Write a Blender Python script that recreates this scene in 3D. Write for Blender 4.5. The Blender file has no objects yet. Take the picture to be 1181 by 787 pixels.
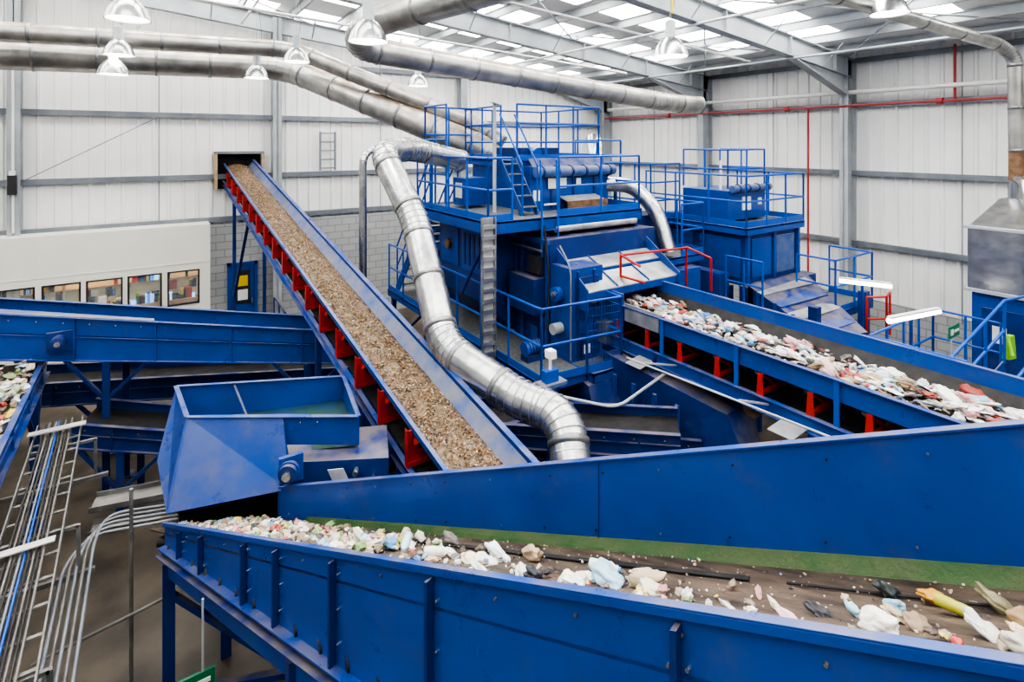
import bpy, math, random
from mathutils import Vector as V, Matrix, noise
random.seed(7)
R=random.random
def U(a,b): return a+(b-a)*R()

# ---------------------------------------------------------------- materials
def newmat(name):
    m=bpy.data.materials.new(name); m.use_nodes=True
    nt=m.node_tree; b=nt.nodes['Principled BSDF']
    return m,nt,b
def mat(name,c1,c2=None,scale=4,rough=.5,metal=0,bump=0,bscale=30,dust=None,dustamt=.5,detail=6,stretch=None,streak=0):
    m,nt,b=newmat(name); N=nt.nodes; L=nt.links
    b.inputs['Roughness'].default_value=rough; b.inputs['Metallic'].default_value=metal
    b.inputs['Base Color'].default_value=(*c1,1)
    tc=N.new('ShaderNodeTexCoord'); src=tc.outputs['Object']
    if stretch:
        mp=N.new('ShaderNodeMapping'); mp.inputs['Scale'].default_value=stretch; L.new(src,mp.inputs[0]); src=mp.outputs[0]
    col=None
    if c2:
        n=N.new('ShaderNodeTexNoise'); n.inputs['Scale'].default_value=scale; n.inputs['Detail'].default_value=detail
        L.new(src,n.inputs['Vector'])
        r=N.new('ShaderNodeValToRGB'); r.color_ramp.elements[0].position=.35; r.color_ramp.elements[1].position=.65
        r.color_ramp.elements[0].color=(*c1,1); r.color_ramp.elements[1].color=(*c2,1)
        L.new(n.outputs['Fac'],r.inputs[0]); col=r.outputs[0]; L.new(col,b.inputs['Base Color'])
    if streak:   # fine grime speckle/scuffs
        n=N.new('ShaderNodeTexNoise'); n.inputs['Scale'].default_value=3.2; n.inputs['Detail'].default_value=12; n.inputs['Roughness'].default_value=.75; L.new(src,n.inputs['Vector'])
        mr=N.new('ShaderNodeMapRange'); mr.inputs[1].default_value=.52; mr.inputs[2].default_value=.78; mr.inputs[4].default_value=streak; L.new(n.outputs['Fac'],mr.inputs[0])
        mx=N.new('ShaderNodeMix'); mx.data_type='RGBA'; L.new(mr.outputs[0],mx.inputs[0])
        if col: L.new(col,mx.inputs[6])
        else: mx.inputs[6].default_value=(*c1,1)
        mx.inputs[7].default_value=(.13,.12,.11,1); col=mx.outputs[2]; L.new(col,b.inputs['Base Color'])
        rr=N.new('ShaderNodeMapRange'); rr.inputs[3].default_value=max(.08,rough-.15); rr.inputs[4].default_value=rough+.22; L.new(n.outputs['Fac'],rr.inputs[0]); L.new(rr.outputs[0],b.inputs['Roughness'])
    if dust:
        g=N.new('ShaderNodeNewGeometry'); s=N.new('ShaderNodeSeparateXYZ'); L.new(g.outputs['Normal'],s.inputs[0])
        n=N.new('ShaderNodeTexNoise'); n.inputs['Scale'].default_value=4; n.inputs['Detail'].default_value=8; L.new(src,n.inputs['Vector'])
        mr=N.new('ShaderNodeMapRange'); mr.inputs[1].default_value=.2; mr.inputs[2].default_value=.9; L.new(s.outputs[2],mr.inputs[0])
        mn=N.new('ShaderNodeMapRange'); mn.inputs[1].default_value=.35; mn.inputs[2].default_value=.6; L.new(n.outputs['Fac'],mn.inputs[0])
        mu=N.new('ShaderNodeMath'); mu.operation='MULTIPLY'; L.new(mr.outputs[0],mu.inputs[0]); L.new(mn.outputs[0],mu.inputs[1])
        m2=N.new('ShaderNodeMath'); m2.operation='MULTIPLY'; L.new(mu.outputs[0],m2.inputs[0]); m2.inputs[1].default_value=dustamt
        mx=N.new('ShaderNodeMix'); mx.data_type='RGBA'; L.new(m2.outputs[0],mx.inputs[0])
        if col: L.new(col,mx.inputs[6])
        else: mx.inputs[6].default_value=(*c1,1)
        mx.inputs[7].default_value=(*dust,1); L.new(mx.outputs[2],b.inputs['Base Color'])
        if metal:
            mm=N.new('ShaderNodeMath'); mm.operation='MULTIPLY_ADD'; L.new(m2.outputs[0],mm.inputs[0]); mm.inputs[1].default_value=-metal; mm.inputs[2].default_value=metal; L.new(mm.outputs[0],b.inputs['Metallic'])
    if bump:
        n=N.new('ShaderNodeTexNoise'); n.inputs['Scale'].default_value=bscale; L.new(src,n.inputs['Vector'])
        bp=N.new('ShaderNodeBump'); bp.inputs['Strength'].default_value=bump; bp.inputs['Distance'].default_value=.02
        L.new(n.outputs['Fac'],bp.inputs['Height']); L.new(bp.outputs[0],b.inputs['Normal'])
    return m
def emis(name,c,s):
    m,nt,b=newmat(name); b.inputs['Base Color'].default_value=(*c,1)
    b.inputs['Emission Color'].default_value=(*c,1); b.inputs['Emission Strength'].default_value=s
    return m
DUST=(.26,.21,.15)
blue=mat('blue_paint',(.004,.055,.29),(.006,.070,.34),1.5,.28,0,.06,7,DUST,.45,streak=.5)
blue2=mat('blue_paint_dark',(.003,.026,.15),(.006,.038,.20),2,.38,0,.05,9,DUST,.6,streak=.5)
blueR=mat('blue_rail',(.006,.085,.42),None,2,.34)
blueI=mat('blue_worn_inside',(.04,.10,.30),(.12,.16,.28),5,.5,0,.1,20,DUST,.7)
galv=mat('galvanised_steel',(.40,.41,.42),(.62,.63,.63),5,.26,.9,.05,14)
galvR=mat('duct_seam_band',(.24,.25,.26),(.40,.40,.40),9,.4,.8)
galvK=mat('dull_cable_tray',(.15,.155,.16),(.28,.28,.275),6,.45,.6,0,14,(.14,.115,.09),.6)
galvd=mat('dusty_duct',(.34,.34,.33),(.54,.53,.51),3,.36,.85,.05,14,(.30,.20,.12),1.0)
steel=mat('grey_steel_paint',(.34,.37,.40),(.42,.45,.47),2,.5)
steelD=mat('rail_steel',(.17,.19,.22),(.25,.27,.30),2,.5,.3)
clad=mat('white_cladding',(.80,.80,.79),(.875,.87,.86),.7,.42)
gclad=mat('grey_cladding',(.34,.34,.33),(.40,.40,.39),.7,.5)
roofm=mat('roof_lining',(.64,.65,.66),(.72,.73,.74),1,.6)
red=mat('red_paint',(.52,.02,.012),(.34,.03,.02),6,.45)
redpipe=mat('red_pipe',(.40,.05,.05),None,6,.45)
white=mat('white_plastic',(.8,.8,.78),None,3,.4)
rubber=mat('black_rubber',(.012,.012,.013),(.030,.027,.025),8,.6,0,.15,40)
dark=mat('painted_void_shade',(.012,.012,.014),None,3,.9)  # near-black colour standing in for shade inside openings
belt=mat('dirty_belt',(.040,.029,.022),(.15,.108,.075),5,.6,0,.35,50,stretch=(2.4,.5,1))
green=mat('green_rubber',(.014,.070,.012),(.040,.085,.022),7,.6,0,.3,40,(.12,.10,.05),.3)
greenin=mat('green_grime',(.02,.07,.03),(.015,.05,.13),4,.6)
plate=mat('worn_steel_plate',(.32,.33,.35),(.58,.57,.54),3,.38,.5,.05,12)
grate=mat('floor_grating',(.13,.14,.15),(.23,.23,.22),30,.6,.4)
conc=mat('dirty_concrete',(.035,.027,.020),(.12,.095,.070),1.3,.5,0,.15,12,detail=12)
cream=mat('office_partition',(.79,.77,.70),(.83,.81,.75),1,.6)
frameM=mat('window_frame',(.03,.03,.035),None,3,.4)
hi=mat('hi_vis',(.25,.55,.03),None,3,.6)
signg=mat('exit_sign_green',(.0,.16,.07),None,3,.4)
brown=mat('rusty_flex',(.14,.07,.035),(.24,.14,.08),9,.7,0,.2,30)
yellow=mat('yellow_label',(.7,.5,.03),None,3,.5)
wood=mat('wood_desk',(.35,.2,.09),(.45,.28,.13),6,.5)
tubeE=emis('tube_light',(1,.97,.9),9)
lampE=emis('lamp_glow',(1,.96,.88),18)
skyE=emis('skylight_panel',(1,.98,.94),11)
offE=emis('office_lamp',(1,.85,.6),9)
scr=emis('screen_glow',(.25,.5,.8),1.5)
def vcm(name,rough=.6):
    m,nt,b=newmat(name); a=nt.nodes.new('ShaderNodeAttribute'); a.attribute_name='Col'
    nt.links.new(a.outputs['Color'],b.inputs['Base Color']); b.inputs['Roughness'].default_value=rough
    return m
junkM=vcm('mixed_waste',.42)
blk,nt,b=newmat('painted_blockwork')
br=nt.nodes.new('ShaderNodeTexBrick'); br.inputs['Scale'].default_value=1.0
br.inputs['Color1'].default_value=(.36,.37,.37,1); br.inputs['Color2'].default_value=(.42,.43,.43,1); br.inputs['Mortar'].default_value=(.25,.25,.25,1)
br.inputs['Mortar Size'].default_value=.012; br.inputs['Brick Width'].default_value=.44; br.inputs['Row Height'].default_value=.215
tc=nt.nodes.new('ShaderNodeTexCoord'); sp=nt.nodes.new('ShaderNodeSeparateXYZ'); cb=nt.nodes.new('ShaderNodeCombineXYZ'); ad=nt.nodes.new('ShaderNodeMath')
nt.links.new(tc.outputs['Object'],sp.inputs[0]); nt.links.new(sp.outputs[0],ad.inputs[0]); nt.links.new(sp.outputs[1],ad.inputs[1])
nt.links.new(ad.outputs[0],cb.inputs[0]); nt.links.new(sp.outputs[2],cb.inputs[1]); nt.links.new(cb.outputs[0],br.inputs[0]); nt.links.new(br.outputs[0],b.inputs['Base Color'])
b.inputs['Roughness'].default_value=.7
glass,nt,b=newmat('window_glass'); b.inputs['Alpha'].default_value=.12; b.inputs['Roughness'].default_value=.05; b.inputs['Base Color'].default_value=(.6,.7,.75,1)

# ---------------------------------------------------------------- mesh collector
class M:
    def __init__(s,name): s.n=name; s.v=[]; s.f=[]; s.mi=[]; s.sm=[]; s.col=[]; s.mats=[]; s.usecol=False
    def m(s,mt):
        if mt not in s.mats: s.mats.append(mt)
        return s.mats.index(mt)
    def add(s,vs,fs,mt,smooth=False,col=(1,1,1)):
        o=len(s.v); k=s.m(mt); s.v+= [tuple(p) for p in vs]
        for f in fs: s.f.append(tuple(i+o for i in f)); s.mi.append(k); s.sm.append(smooth); s.col.append(col)
    HF=[(0,3,2,1),(4,5,6,7),(0,1,5,4),(1,2,6,5),(2,3,7,6),(3,0,4,7)]
    def hexa(s,p,mt,col=(1,1,1)): s.add(p,M.HF,mt,False,col)
    def box(s,x0,y0,z0,x1,y1,z1,mt):
        s.hexa([(x0,y0,z0),(x1,y0,z0),(x1,y1,z0),(x0,y1,z0),(x0,y0,z1),(x1,y0,z1),(x1,y1,z1),(x0,y1,z1)],mt)
    def beam(s,p,q,w,h,mt,up=(0,0,1)):
        p=V(p);q=V(q);d=(q-p).normalized();u=V(up)
        if abs(d.dot(u))>.98: u=V((0,1,0))
        a=d.cross(u).normalized()*w/2; c=a.cross(d).normalized()*h/2
        s.hexa([p-a-c,p+a-c,q+a-c,q-a-c,p-a+c,p+a+c,q+a+c,q-a+c],mt)
    def slab(s,a,b,c,d,t,mt):
        t=V(t); P=[V(a),V(b),V(c),V(d)]; s.hexa(P+[x+t for x in P],mt)
    def poly(s,pts,t,mt):
        n=len(pts);t=V(t); P=[V(a) for a in pts]; vs=P+[x+t for x in P]
        fs=[tuple(range(n))[::-1],tuple(range(n,2*n))]+[(i,(i+1)%n,(i+1)%n+n,i+n) for i in range(n)]
        s.add(vs,fs,mt)
    def tube(s,pts,r,mt,n=10,caps=True):
        P=[V(p) for p in pts]; rs=r if isinstance(r,(list,tuple)) else [r]*len(P)
        vs=[];ref=None
        for i,p in enumerate(P):
            t=((P[i]-P[i-1]).normalized() if i>0 else V((0,0,0)))+((P[i+1]-P[i]).normalized() if i<len(P)-1 else V((0,0,0)))
            t.normalize()
            if ref is None: ref=V((0,0,1)) if abs(t.z)<.9 else V((1,0,0))
            a=(ref-t*ref.dot(t)).normalized(); ref=a; b=t.cross(a)
            for k in range(n):
                g=2*math.pi*k/n; vs.append(p+(a*math.cos(g)+b*math.sin(g))*rs[i])
        fs=[(i*n+k,i*n+(k+1)%n,(i+1)*n+(k+1)%n,(i+1)*n+k) for i in range(len(P)-1) for k in range(n)]
        s.add(vs,fs,mt,True)
        if caps:
            s.add(vs[:n],[tuple(range(n))[::-1]],mt); s.add(vs[-n:],[tuple(range(n))],mt)
    def lathe(s,c,prof,mt,n=20):
        vs=[(c[0]+r*math.cos(2*math.pi*k/n),c[1]+r*math.sin(2*math.pi*k/n),c[2]+z) for r,z in prof for k in range(n)]
        fs=[(i*n+k,i*n+(k+1)%n,(i+1)*n+(k+1)%n,(i+1)*n+k) for i in range(len(prof)-1) for k in range(n)]
        s.add(vs,fs,mt,True)
    def rail(s,pts,h=1.1,sp=1.0,mt=None,r=.021,kick=True,mid=2):
        mt=mt or blueR; up=V((0,0,1))
        for a,b in zip(pts[:-1],pts[1:]):
            a=V(a);b=V(b);L=(b-a).length;n=max(1,round(L/sp))
            for j in range(1,mid+1): s.tube([a+up*h*j/mid,b+up*h*j/mid],r,mt,8)
            for i in range(n+1):
                p=a+(b-a)*i/n; s.tube([p,p+up*h],r,mt,8)
            if kick: s.beam(a+up*.06,b+up*.06,.012,.12,mt)
    def bolts(s,p,q,n,off,mt=None,r=.012):
        p=V(p);q=V(q);o=V(off).normalized()
        for i in range(n):
            c=p+(q-p)*(i+.5)/n; s.tube([c,c+o*.012],r,mt or galv,6)
    def done(s,bevel=0):
        me=bpy.data.meshes.new(s.n); me.from_pydata(s.v,[],s.f)
        for m_ in s.mats: me.materials.append(m_)
        me.polygons.foreach_set('material_index',s.mi); me.polygons.foreach_set('use_smooth',s.sm)
        if s.usecol:
            at=me.color_attributes.new('Col','FLOAT_COLOR','CORNER'); buf=[]
            for f,c in zip(s.f,s.col): buf+= [c[0],c[1],c[2],1.0]*len(f)
            at.data.foreach_set('color',buf)
        me.update()
        o=bpy.data.objects.new(s.n,me); bpy.context.scene.collection.objects.link(o)
        if bevel:
            b=o.modifiers.new('b','BEVEL'); b.width=bevel; b.segments=2; b.limit_method='ANGLE'
        return o
def bend(pts,rad=.4,n=5):
    P=[V(p) for p in pts]; out=[P[0]]
    for i in range(1,len(P)-1):
        a=(P[i-1]-P[i]);b=(P[i+1]-P[i]); r=min(rad,a.length*.45,b.length*.45)
        A=P[i]+a.normalized()*r;B=P[i]+b.normalized()*r
        for k in range(n+1):
            t=k/n; out.append(A*(1-t)**2+P[i]*2*t*(1-t)+B*t*t)
    out.append(P[-1]); return out
def duct(name,pts,r,mt,rad=.5,ring=1.1,n=28,band=None):
    o=M(name); B=bend(pts,rad); o.tube(B,r,mt,n); band=band or galvR
    for a,b in zip(B[:-1],B[1:]):
        L=(b-a).length; d=(b-a).normalized()
        if L>.3:
            k=max(1,round(L/ring))
            for j in range(k+1):
                q=a+(b-a)*j/k; o.tube([q-d*.03,q-d*.03,q+d*.03,q+d*.03],[r,r*1.05,r*1.05,r],band,n,False)
            m=max(1,round(L/.16))
            for j in range(m):   # swaged beads of the spiral-wound sheet
                q=a+(b-a)*(j+.5)/m; o.tube([q-d*.008,q,q+d*.008],[r,r*1.016,r],mt,n,False)
        else: o.tube([a-d*.010,a,a+d*.010],[r,r*1.04,r],band,n,False)
    return o.done()

# ---------------------------------------------------------------- room
XR,YB,XL,YN=16.5,17.4,-8,-7
zz=V((0,0,1))
def rz(x): return 8.15+(XR-x)*.105
o=M('floor'); o.box(XL,YN,-.2,XR,YB,0,conc); o.done()
def corr(name,horizontal):
    o=M(name); prof=[]; a,b=(XL,XR) if horizontal else (YN,YB); t=a
    while t<b:
        prof+= [(t,0),(t+.23,0),(t+.255,.035),(t+.31,.035)]; t+=.335
    vs=[];
    for t,dd in prof:
        if t>b: t=b
        if horizontal: vs+= [(t,YB-dd,0),(t,YB-dd,rz(t)+.02)]
        else: vs+= [(XR-dd,t,0),(XR-dd,t,rz(XR)+.02)]
    o.add(vs,[(2*i,2*i+2,2*i+3,2*i+1) for i in range(len(prof)-1)],clad); return o.done()
corr('wall_back',True); corr('wall_right',False)
o=M('wall_left'); o.box(XL-.1,YN,0,XL,YB,rz(XL),gclad); o.done()
o=M('wall_near'); o.poly([(XL,YN,0),(XR,YN,0),(XR,YN,rz(XR)),(XL,YN,rz(XL))],(0,-.1,0),gclad); o.done()
o=M('roof'); sk=M('roof_skylight')
y=YN
while y<YB:
    for (w,isky) in ((1.45,False),(1.0,True)):
        y2=min(y+w,YB)
        if y2<=y: continue
        if isky:
            for xa,xb in ((-7.5,-2.6),(-2.2,3),(3.4,8.6),(9,14.6)):
                sk.slab((xa,y,rz(xa)),(xb,y,rz(xb)),(xb,y2,rz(xb)),(xa,y2,rz(xa)),(0,0,.03),skyE)
            for xa,xb in ((XL,-7.5),(-2.6,-2.2),(3,3.4),(8.6,9),(14.6,XR)):
                o.slab((xa,y,rz(xa)),(xb,y,rz(xb)),(xb,y2,rz(xb)),(xa,y2,rz(xa)),(0,0,.05),roofm)
        else: o.slab((XL,y,rz(XL)),(XR,y,rz(XR)),(XR,y2,rz(XR)),(XL,y2,rz(XL)),(0,0,.05),roofm)
        y=y2
o.done(); sk.done()
o=M('roof_frame')
x=XL+.6
while x<XR-.3:
    z=rz(x)-.12; o.beam((x,YN,z),(x,YB-.05,z),.015,.2,steel); o.box(x-.06,YN,z+.09,x,YB-.05,z+.105,steel); o.box(x,YN,z-.105,x+.06,YB-.05,z-.09,steel)
    x+=1.35
for yy in (-2.3,2.55,7.4,12.1,17.1):
    for k,(w,h,dz) in enumerate(((.02,.5,-.47),(.22,.025,-.22),(.22,.025,-.72))):
        o.beam((XL,yy,rz(XL)+dz),(XR-.2,yy,rz(XR)+dz),w,h,steel)
    o.poly([(XR-.3,yy-.01,rz(XR)-.7),(XR-3.4,yy-.01,rz(XR-3.4)-.72),(XR-.3,yy-.01,rz(XR)-1.3)],(0,.02,0),steel)
    o.beam((XR-.3,yy,rz(XR)-1.3),(XR-3.4,yy,rz(XR-3.4)-.73),.22,.025,steel)
    for xs in (XR-1.2,XR-3.4,XR-6,XR-8.6): o.box(xs,yy-.1,rz(xs)-.7,xs+.015,yy+.1,rz(xs)-.2,steel)
    o.box(XR-.6,yy-.11,0,XR-.575,yy+.11,rz(XR)-.2,steel); o.box(XR-.12,yy-.11,0,XR-.095,yy+.11,rz(XR)-.2,steel); o.box(XR-.6,yy-.01,0,XR-.1,yy+.01,rz(XR)-.2,steel)
    for xs in (-4.1,-1.4,1.3,4.0,6.7,9.4,12.1,14.8):
        for sg in (-1,1): o.beam((xs,yy,rz(xs)-.7),(xs,yy+sg*.5,rz(xs)-.15),.04,.01,steel)
for xx in (-2.75,3.0,9.2):
    o.box(xx-.12,YB-.45,0,xx+.12,YB-.43,rz(xx)-.3,steel);o.box(xx-.12,YB-.12,0,xx+.12,YB-.1,rz(xx)-.3,steel);o.box(xx-.01,YB-.45,0,xx+.01,YB-.1,rz(xx)-.3,steel)
for (a,b) in (((16,2.6,8),(10,7.3,8.7)),((16,7.3,8),(10,2.6,8.7)),((16,7.5,8),(10,12,8.7)),((16,12,8),(10,7.5,8.7)),((10,7.5,8.6),(4,12,9.2)),((10,12,8.6),(4,7.5,9.2)),((4,7.5,9.2),(-3,12,9.9)),((4,12,9.2),(-3,7.5,9.9)),((4,12.2,9.2),(-3,17,9.9)),((4,17,9.2),(-3,12.2,9.9))):
    o.tube([a,b],.022,steel,8)
o.done()
o=M('wall_sheeting_rails')
for z in (3.44,4.65,6.35,8.0):
    o.box(XL,YB-.16,z-.07,XR-.1,YB-.145,z+.07,steelD); o.box(XL,YB-.145,z+.055,XR-.1,YB-.04,z+.07,steelD)
for z in (2.8,4.76,6.66,7.9):
    o.box(XR-.16,YN,z-.07,XR-.145,YB-.2,z+.07,steelD); o.box(XR-.145,YN,z+.055,XR-.04,YB-.2,z+.07,steelD)
for y1 in (4.9,9.7,14.6,0):
    o.tube([(XR-.15,y1,1.2),(XR-.15,y1,8)],.012,steelD,6)
for x1 in (.1,6.2): o.tube([(x1,YB-.17,3.4),(x1,YB-.17,8.3)],.012,steelD,6)
o.tube([(-2.6,YB-.18,4.7),(.1,YB-.18,6.3)],.01,steelD,6); o.tube([(3,YB-.18,8.8),(6.2,YB-.18,6.3)],.012,steelD,6)
o.done()
o=M('wall_block_plinth'); o.box(1.25,YB-.14,0,XR-.2,YB-.06,3.3,blk); o.box(XR-.14,YN,0,XR-.05,YB-.2,1.3,blk); o.done()
PY=16.6
o=M('office_partition')
o.box(-6,PY,0,1.25,PY+.1,1.35,cream); o.box(-6,PY,2.25,1.25,PY+.1,3.35,cream); o.box(1.15,PY+.1,0,1.25,YB-.05,3.35,cream)
o.box(-6,PY,3.35,1.25,YB-.05,3.42,cream)
xs=[(-2.95,-2.32),(-2.2,-1.48),(-1.38,-.66),(-.56,.16),(.28,1.0)]
prev=-6
for a,b in xs: o.box(prev,PY,1.35,a,PY+.1,2.25,cream); prev=b
o.box(prev,PY,1.35,1.25,PY+.1,2.25,cream)
for xx in (-2.25,-.6,1.24): o.box(xx-.012,PY-.012,2.45,xx+.012,PY,3.35,white)
o.box(-6,PY-.012,2.42,1.25,PY,2.45,white)
o.done()
for i,(a,b) in enumerate(xs):
    o=M('window_%d'%(i+1)); f=.035
    o.box(a,PY-.02,1.35,b,PY+.06,1.35+f,frameM);o.box(a,PY-.02,2.25-f,b,PY+.06,2.25,frameM);o.box(a,PY-.02,1.35,a+f,PY+.06,2.25,frameM);o.box(b-f,PY-.02,1.35,b,PY+.06,2.25,frameM)
    o.box(a,PY+.02,1.35,b,PY+.03,2.25,glass); o.done()
o=M('office_interior'); ow=mat('office_wall',(.72,.62,.42),(.6,.5,.3),3,.7)
o.box(-5.9,17.2,0,1.1,17.25,3.3,ow)
o.box(-3.4,16.95,1.3,1.1,17.2,1.42,wood); o.box(-3.4,17.0,1.98,1.1,17.2,2.0,wood)
for i in range(70):
    x=U(-3.2,.9); c=random.choice([white,frameM,wood,yellow,scr,scr,hi,blueR,red,rubber,frameM]); h=U(.08,.32); w=U(.05,.2)
    z=random.choice([1.42,1.42,2.0]) ; h=min(h,.18) if z>1.9 else h
    o.box(x,17.0,z,x+w,17.12,z+h,c)
for i in range(18):
    x=U(-3.1,.9); o.box(x,17.18,U(1.65,1.8),x+U(.08,.2),17.2,U(1.85,1.95),random.choice([white,blueR,red,yellow,white,frameM]))
o.box(-2.9,16.85,2.6,1.0,17.0,2.64,offE); o.done()
o=M('door_1'); y=YB-.2
o.box(1.72,y-.06,0,1.8,y+.04,2.18,blue);o.box(2.42,y-.06,0,2.5,y+.04,2.18,blue);o.box(1.72,y-.06,2.1,2.5,y+.04,2.18,blue)
o.box(1.8,y-.02,0,2.42,y+.02,2.1,blue); o.box(1.92,y-.035,1.0,2.3,y-.02,1.95,frameM); o.box(1.98,y-.04,1.5,2.24,y-.035,1.8,yellow); o.box(1.98,y-.04,1.1,2.24,y-.035,1.4,white)
o.box(2.33,y-.06,.95,2.37,y-.03,1.15,galv); o.done()
o=M('wall_louvre_panel'); o.box(4.25,YB-.24,4.75,4.3,YB-.17,5.95,steelD);o.box(4.7,YB-.24,4.75,4.75,YB-.17,5.95,steelD)
for k in range(5): o.box(4.3,YB-.22,4.8+k*.27,4.7,YB-.18,4.84+k*.27,steelD)
o.done()

# ---------------------------------------------------------------- waste generator
def ico(sub):
    import bmesh
    bm=bmesh.new(); bmesh.ops.create_icosphere(bm,subdivisions=sub,radius=1)
    vs=[v.co.copy() for v in bm.verts]; fs=[tuple(v.index for v in f.verts) for f in bm.faces]; bm.free(); return vs,fs
IC={1:ico(1),2:ico(2),3:ico(3),4:ico(4)}
PAL=[(.76,.76,.74)]*4+[(.68,.62,.51)]*3+[(.50,.41,.30)]*3+[(.33,.26,.19)]*3+[(.15,.35,.62),(.35,.6,.75),(.6,.08,.07),(.7,.35,.35),(.12,.12,.12),(.05,.05,.06),(.25,.4,.15),(.75,.6,.15),(.5,.5,.5)]
def junk(o,c,s,sub=2,flat=None,col=None,yaw=None,el=1):
    vs,fs=IC[sub]; flat=flat if flat is not None else random.choice([.12,.25,.45,.7,.9])
    sc=V((U(.7,1.3)*el,U(.5,1),flat*U(.6,1)))*s
    rot=Matrix.Rotation(U(0,6.28) if yaw is None else yaw+U(-.4,.4),3,'Z')@Matrix.Rotation(U(-.6,.6),3,'X')@Matrix.Rotation(U(-.5,.5),3,'Y')
    off=V((U(0,99),U(0,99),U(0,99))); P=[]
    A_=.65 if sub<4 else .45
    for v in vs:
        k=1+A_*noise.noise(v*1.4+off)+(.32 if sub<4 else .16)*noise.noise(v*3.5+off)
        if sub>=4: k-=.16*abs(noise.noise(v*2.6+off*2))
        P.append(rot@V((v.x*sc.x*k,v.y*sc.y*k,v.z*sc.z*k+ (0 if flat>.3 else s*.25*noise.noise(v*2.3+off))))+V(c))
    col=col or random.choice(PAL); j=U(.7,1.05); col=tuple(min(.9,x*j) for x in col)
    o.add(P,fs,junkM,sub>=3,col)
def lerp(a,b,t): return a+(b-a)*t
def bottle(o,c,r,L,col,yaw,cap=(.1,.3,.6)):
    d_=V((math.cos(yaw),math.sin(yaw),U(-.15,.15))).normalized(); c=V(c); st=len(o.f)
    o.tube([c-d_*L*.5,c-d_*L*.48,c-d_*L*.1,c-d_*L*.05,c+d_*L*.2,c+d_*L*.36,c+d_*L*.42],[r*.7,r,r,r*.93,r,r*.4,r*.35],junkM,12)
    for i in range(st,len(o.f)): o.col[i]=col
    st=len(o.f); o.tube([c+d_*L*.42,c+d_*L*.5],r*.42,junkM,10)
    for i in range(st,len(o.f)): o.col[i]=cap

# ---------------------------------------------------------------- foreground conveyor
N0,N1=V((.11,5.92,2.08)),V((1.61,.37,4.45)); F0,F1=V((1.09,5.51,2.29)),V((3.09,.71,4.40))
def Nt(t): return lerp(N0,N1,t)
def Ft(t): return lerp(F0,F1,t)
def hN(t): return .24+.84*t
def hB(t): return .10+.13*t
def hF(t): return .32+.36*t
out=(N1-N0).cross(zz).normalized()
if out.dot(F0-N0)>0: out=-out
o=M('trough_conveyor'); T0,T1=-.02,1.25
a0,a1=Nt(T0),Nt(T1)
o.slab(a0,a1,a1-zz*hN(T1),a0-zz*hN(T0),out*-.012,blue)
o.slab(a0+out*.022,a1+out*.022,a1-out*.012,a0-out*.012,zz*.008,blue)
o.slab(a0+out*.022,a1+out*.022,a1+out*.022-zz*.03,a0+out*.022-zz*.03,out*-.008,blue)
b0,b1=a0-zz*hN(T0),a1-zz*hN(T1)
o.slab(b0+out*.06,b1+out*.06,b1-out*.02,b0-out*.02,zz*.014,blue)
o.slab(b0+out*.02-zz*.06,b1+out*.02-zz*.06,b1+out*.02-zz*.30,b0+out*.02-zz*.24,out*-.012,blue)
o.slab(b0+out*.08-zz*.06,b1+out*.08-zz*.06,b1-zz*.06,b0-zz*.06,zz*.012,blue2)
d=(N1-N0).normalized()
for t in (.06,.15,.294,.38,.502,.65,.86,1.05):
    p=Nt(t)
    o.hexa([p+out*.003-d*.012-zz*hN(t),p+out*.003+d*.012-zz*hN(t),p+out*.045+d*.012-zz*hN(t),p+out*.045-d*.012-zz*hN(t),
            p+out*.003-d*.012-zz*.05,p+out*.003+d*.012-zz*.05,p+out*.045+d*.012-zz*.05,p+out*.045-d*.012-zz*.05],blue2)
    for s_ in (-1,1):
      for k in (.2,.5,.8): q=p+d*.035*s_-zz*hN(t)*k+out*.001; o.tube([q,q+out*.012],.007,galv,6)
o.bolts(a0+out*.001-zz*.09,a1+out*.001-zz*.09,18,out,galvK,.006)
c0,c1=Ft(-.04),Ft(1.5)
o.slab(c0,c1,c1-zz*hF(1.5),c0-zz*hF(-.04),out*-.012,blue)
o.slab(c0+out*.015,c1+out*.015,c1-out*.04,c0-out*.04,zz*.012,blue)
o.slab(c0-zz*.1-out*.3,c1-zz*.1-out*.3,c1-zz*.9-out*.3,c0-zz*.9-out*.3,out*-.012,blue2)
dF=(F1-F0).normalized()
for t in (.62,1.2):
    p=Ft(t)+out*.004; o.slab(p,p+dF*.006,p+dF*.006-zz*hF(t),p-zz*hF(t),out*.003,blue2)
for (t0,t1,k) in ((.0,1.4,.14),(.0,1.4,.80)):
    for i in range(18):
        t=lerp(t0,t1,(i+.3*noise.noise(V((i*3.1,k,0))))/18); p=Ft(t)-zz*hF(t)*k+out*.001; o.tube([p,p+out*.008],.006,rubber if i%3 else galvK,6)
g0,g1=Ft(.05)-zz*(hF(.05)-.05),Ft(1.5)-zz*(hF(1.5)-.09)
h0,h1=Ft(.05)-zz*(hF(.05)+.01)+out*.05,Ft(1.5)-zz*(hF(1.5)-.01)+out*.14
o.slab(g0,g1,h1,h0,(0,0,-.012),green)
s0,s1=Nt(-.1)-zz*hB(-.1),Nt(T1)-zz*hB(T1); e0,e1=Ft(-.1)-zz*hF(-.1),Ft(1.5)-zz*hF(1.5)
o.slab(s0,s1,e1,e0,(0,0,-.02),belt)
p,q=lerp(s0,e0,.74)+zz*.004,lerp(s1,e1,.74)+zz*.004; o.beam(lerp(p,q,.25),lerp(p,q,.6),.03,.008,rubber); o.beam(lerp(p,q,.62),lerp(p,q,.9),.012,.008,rubber)
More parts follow.
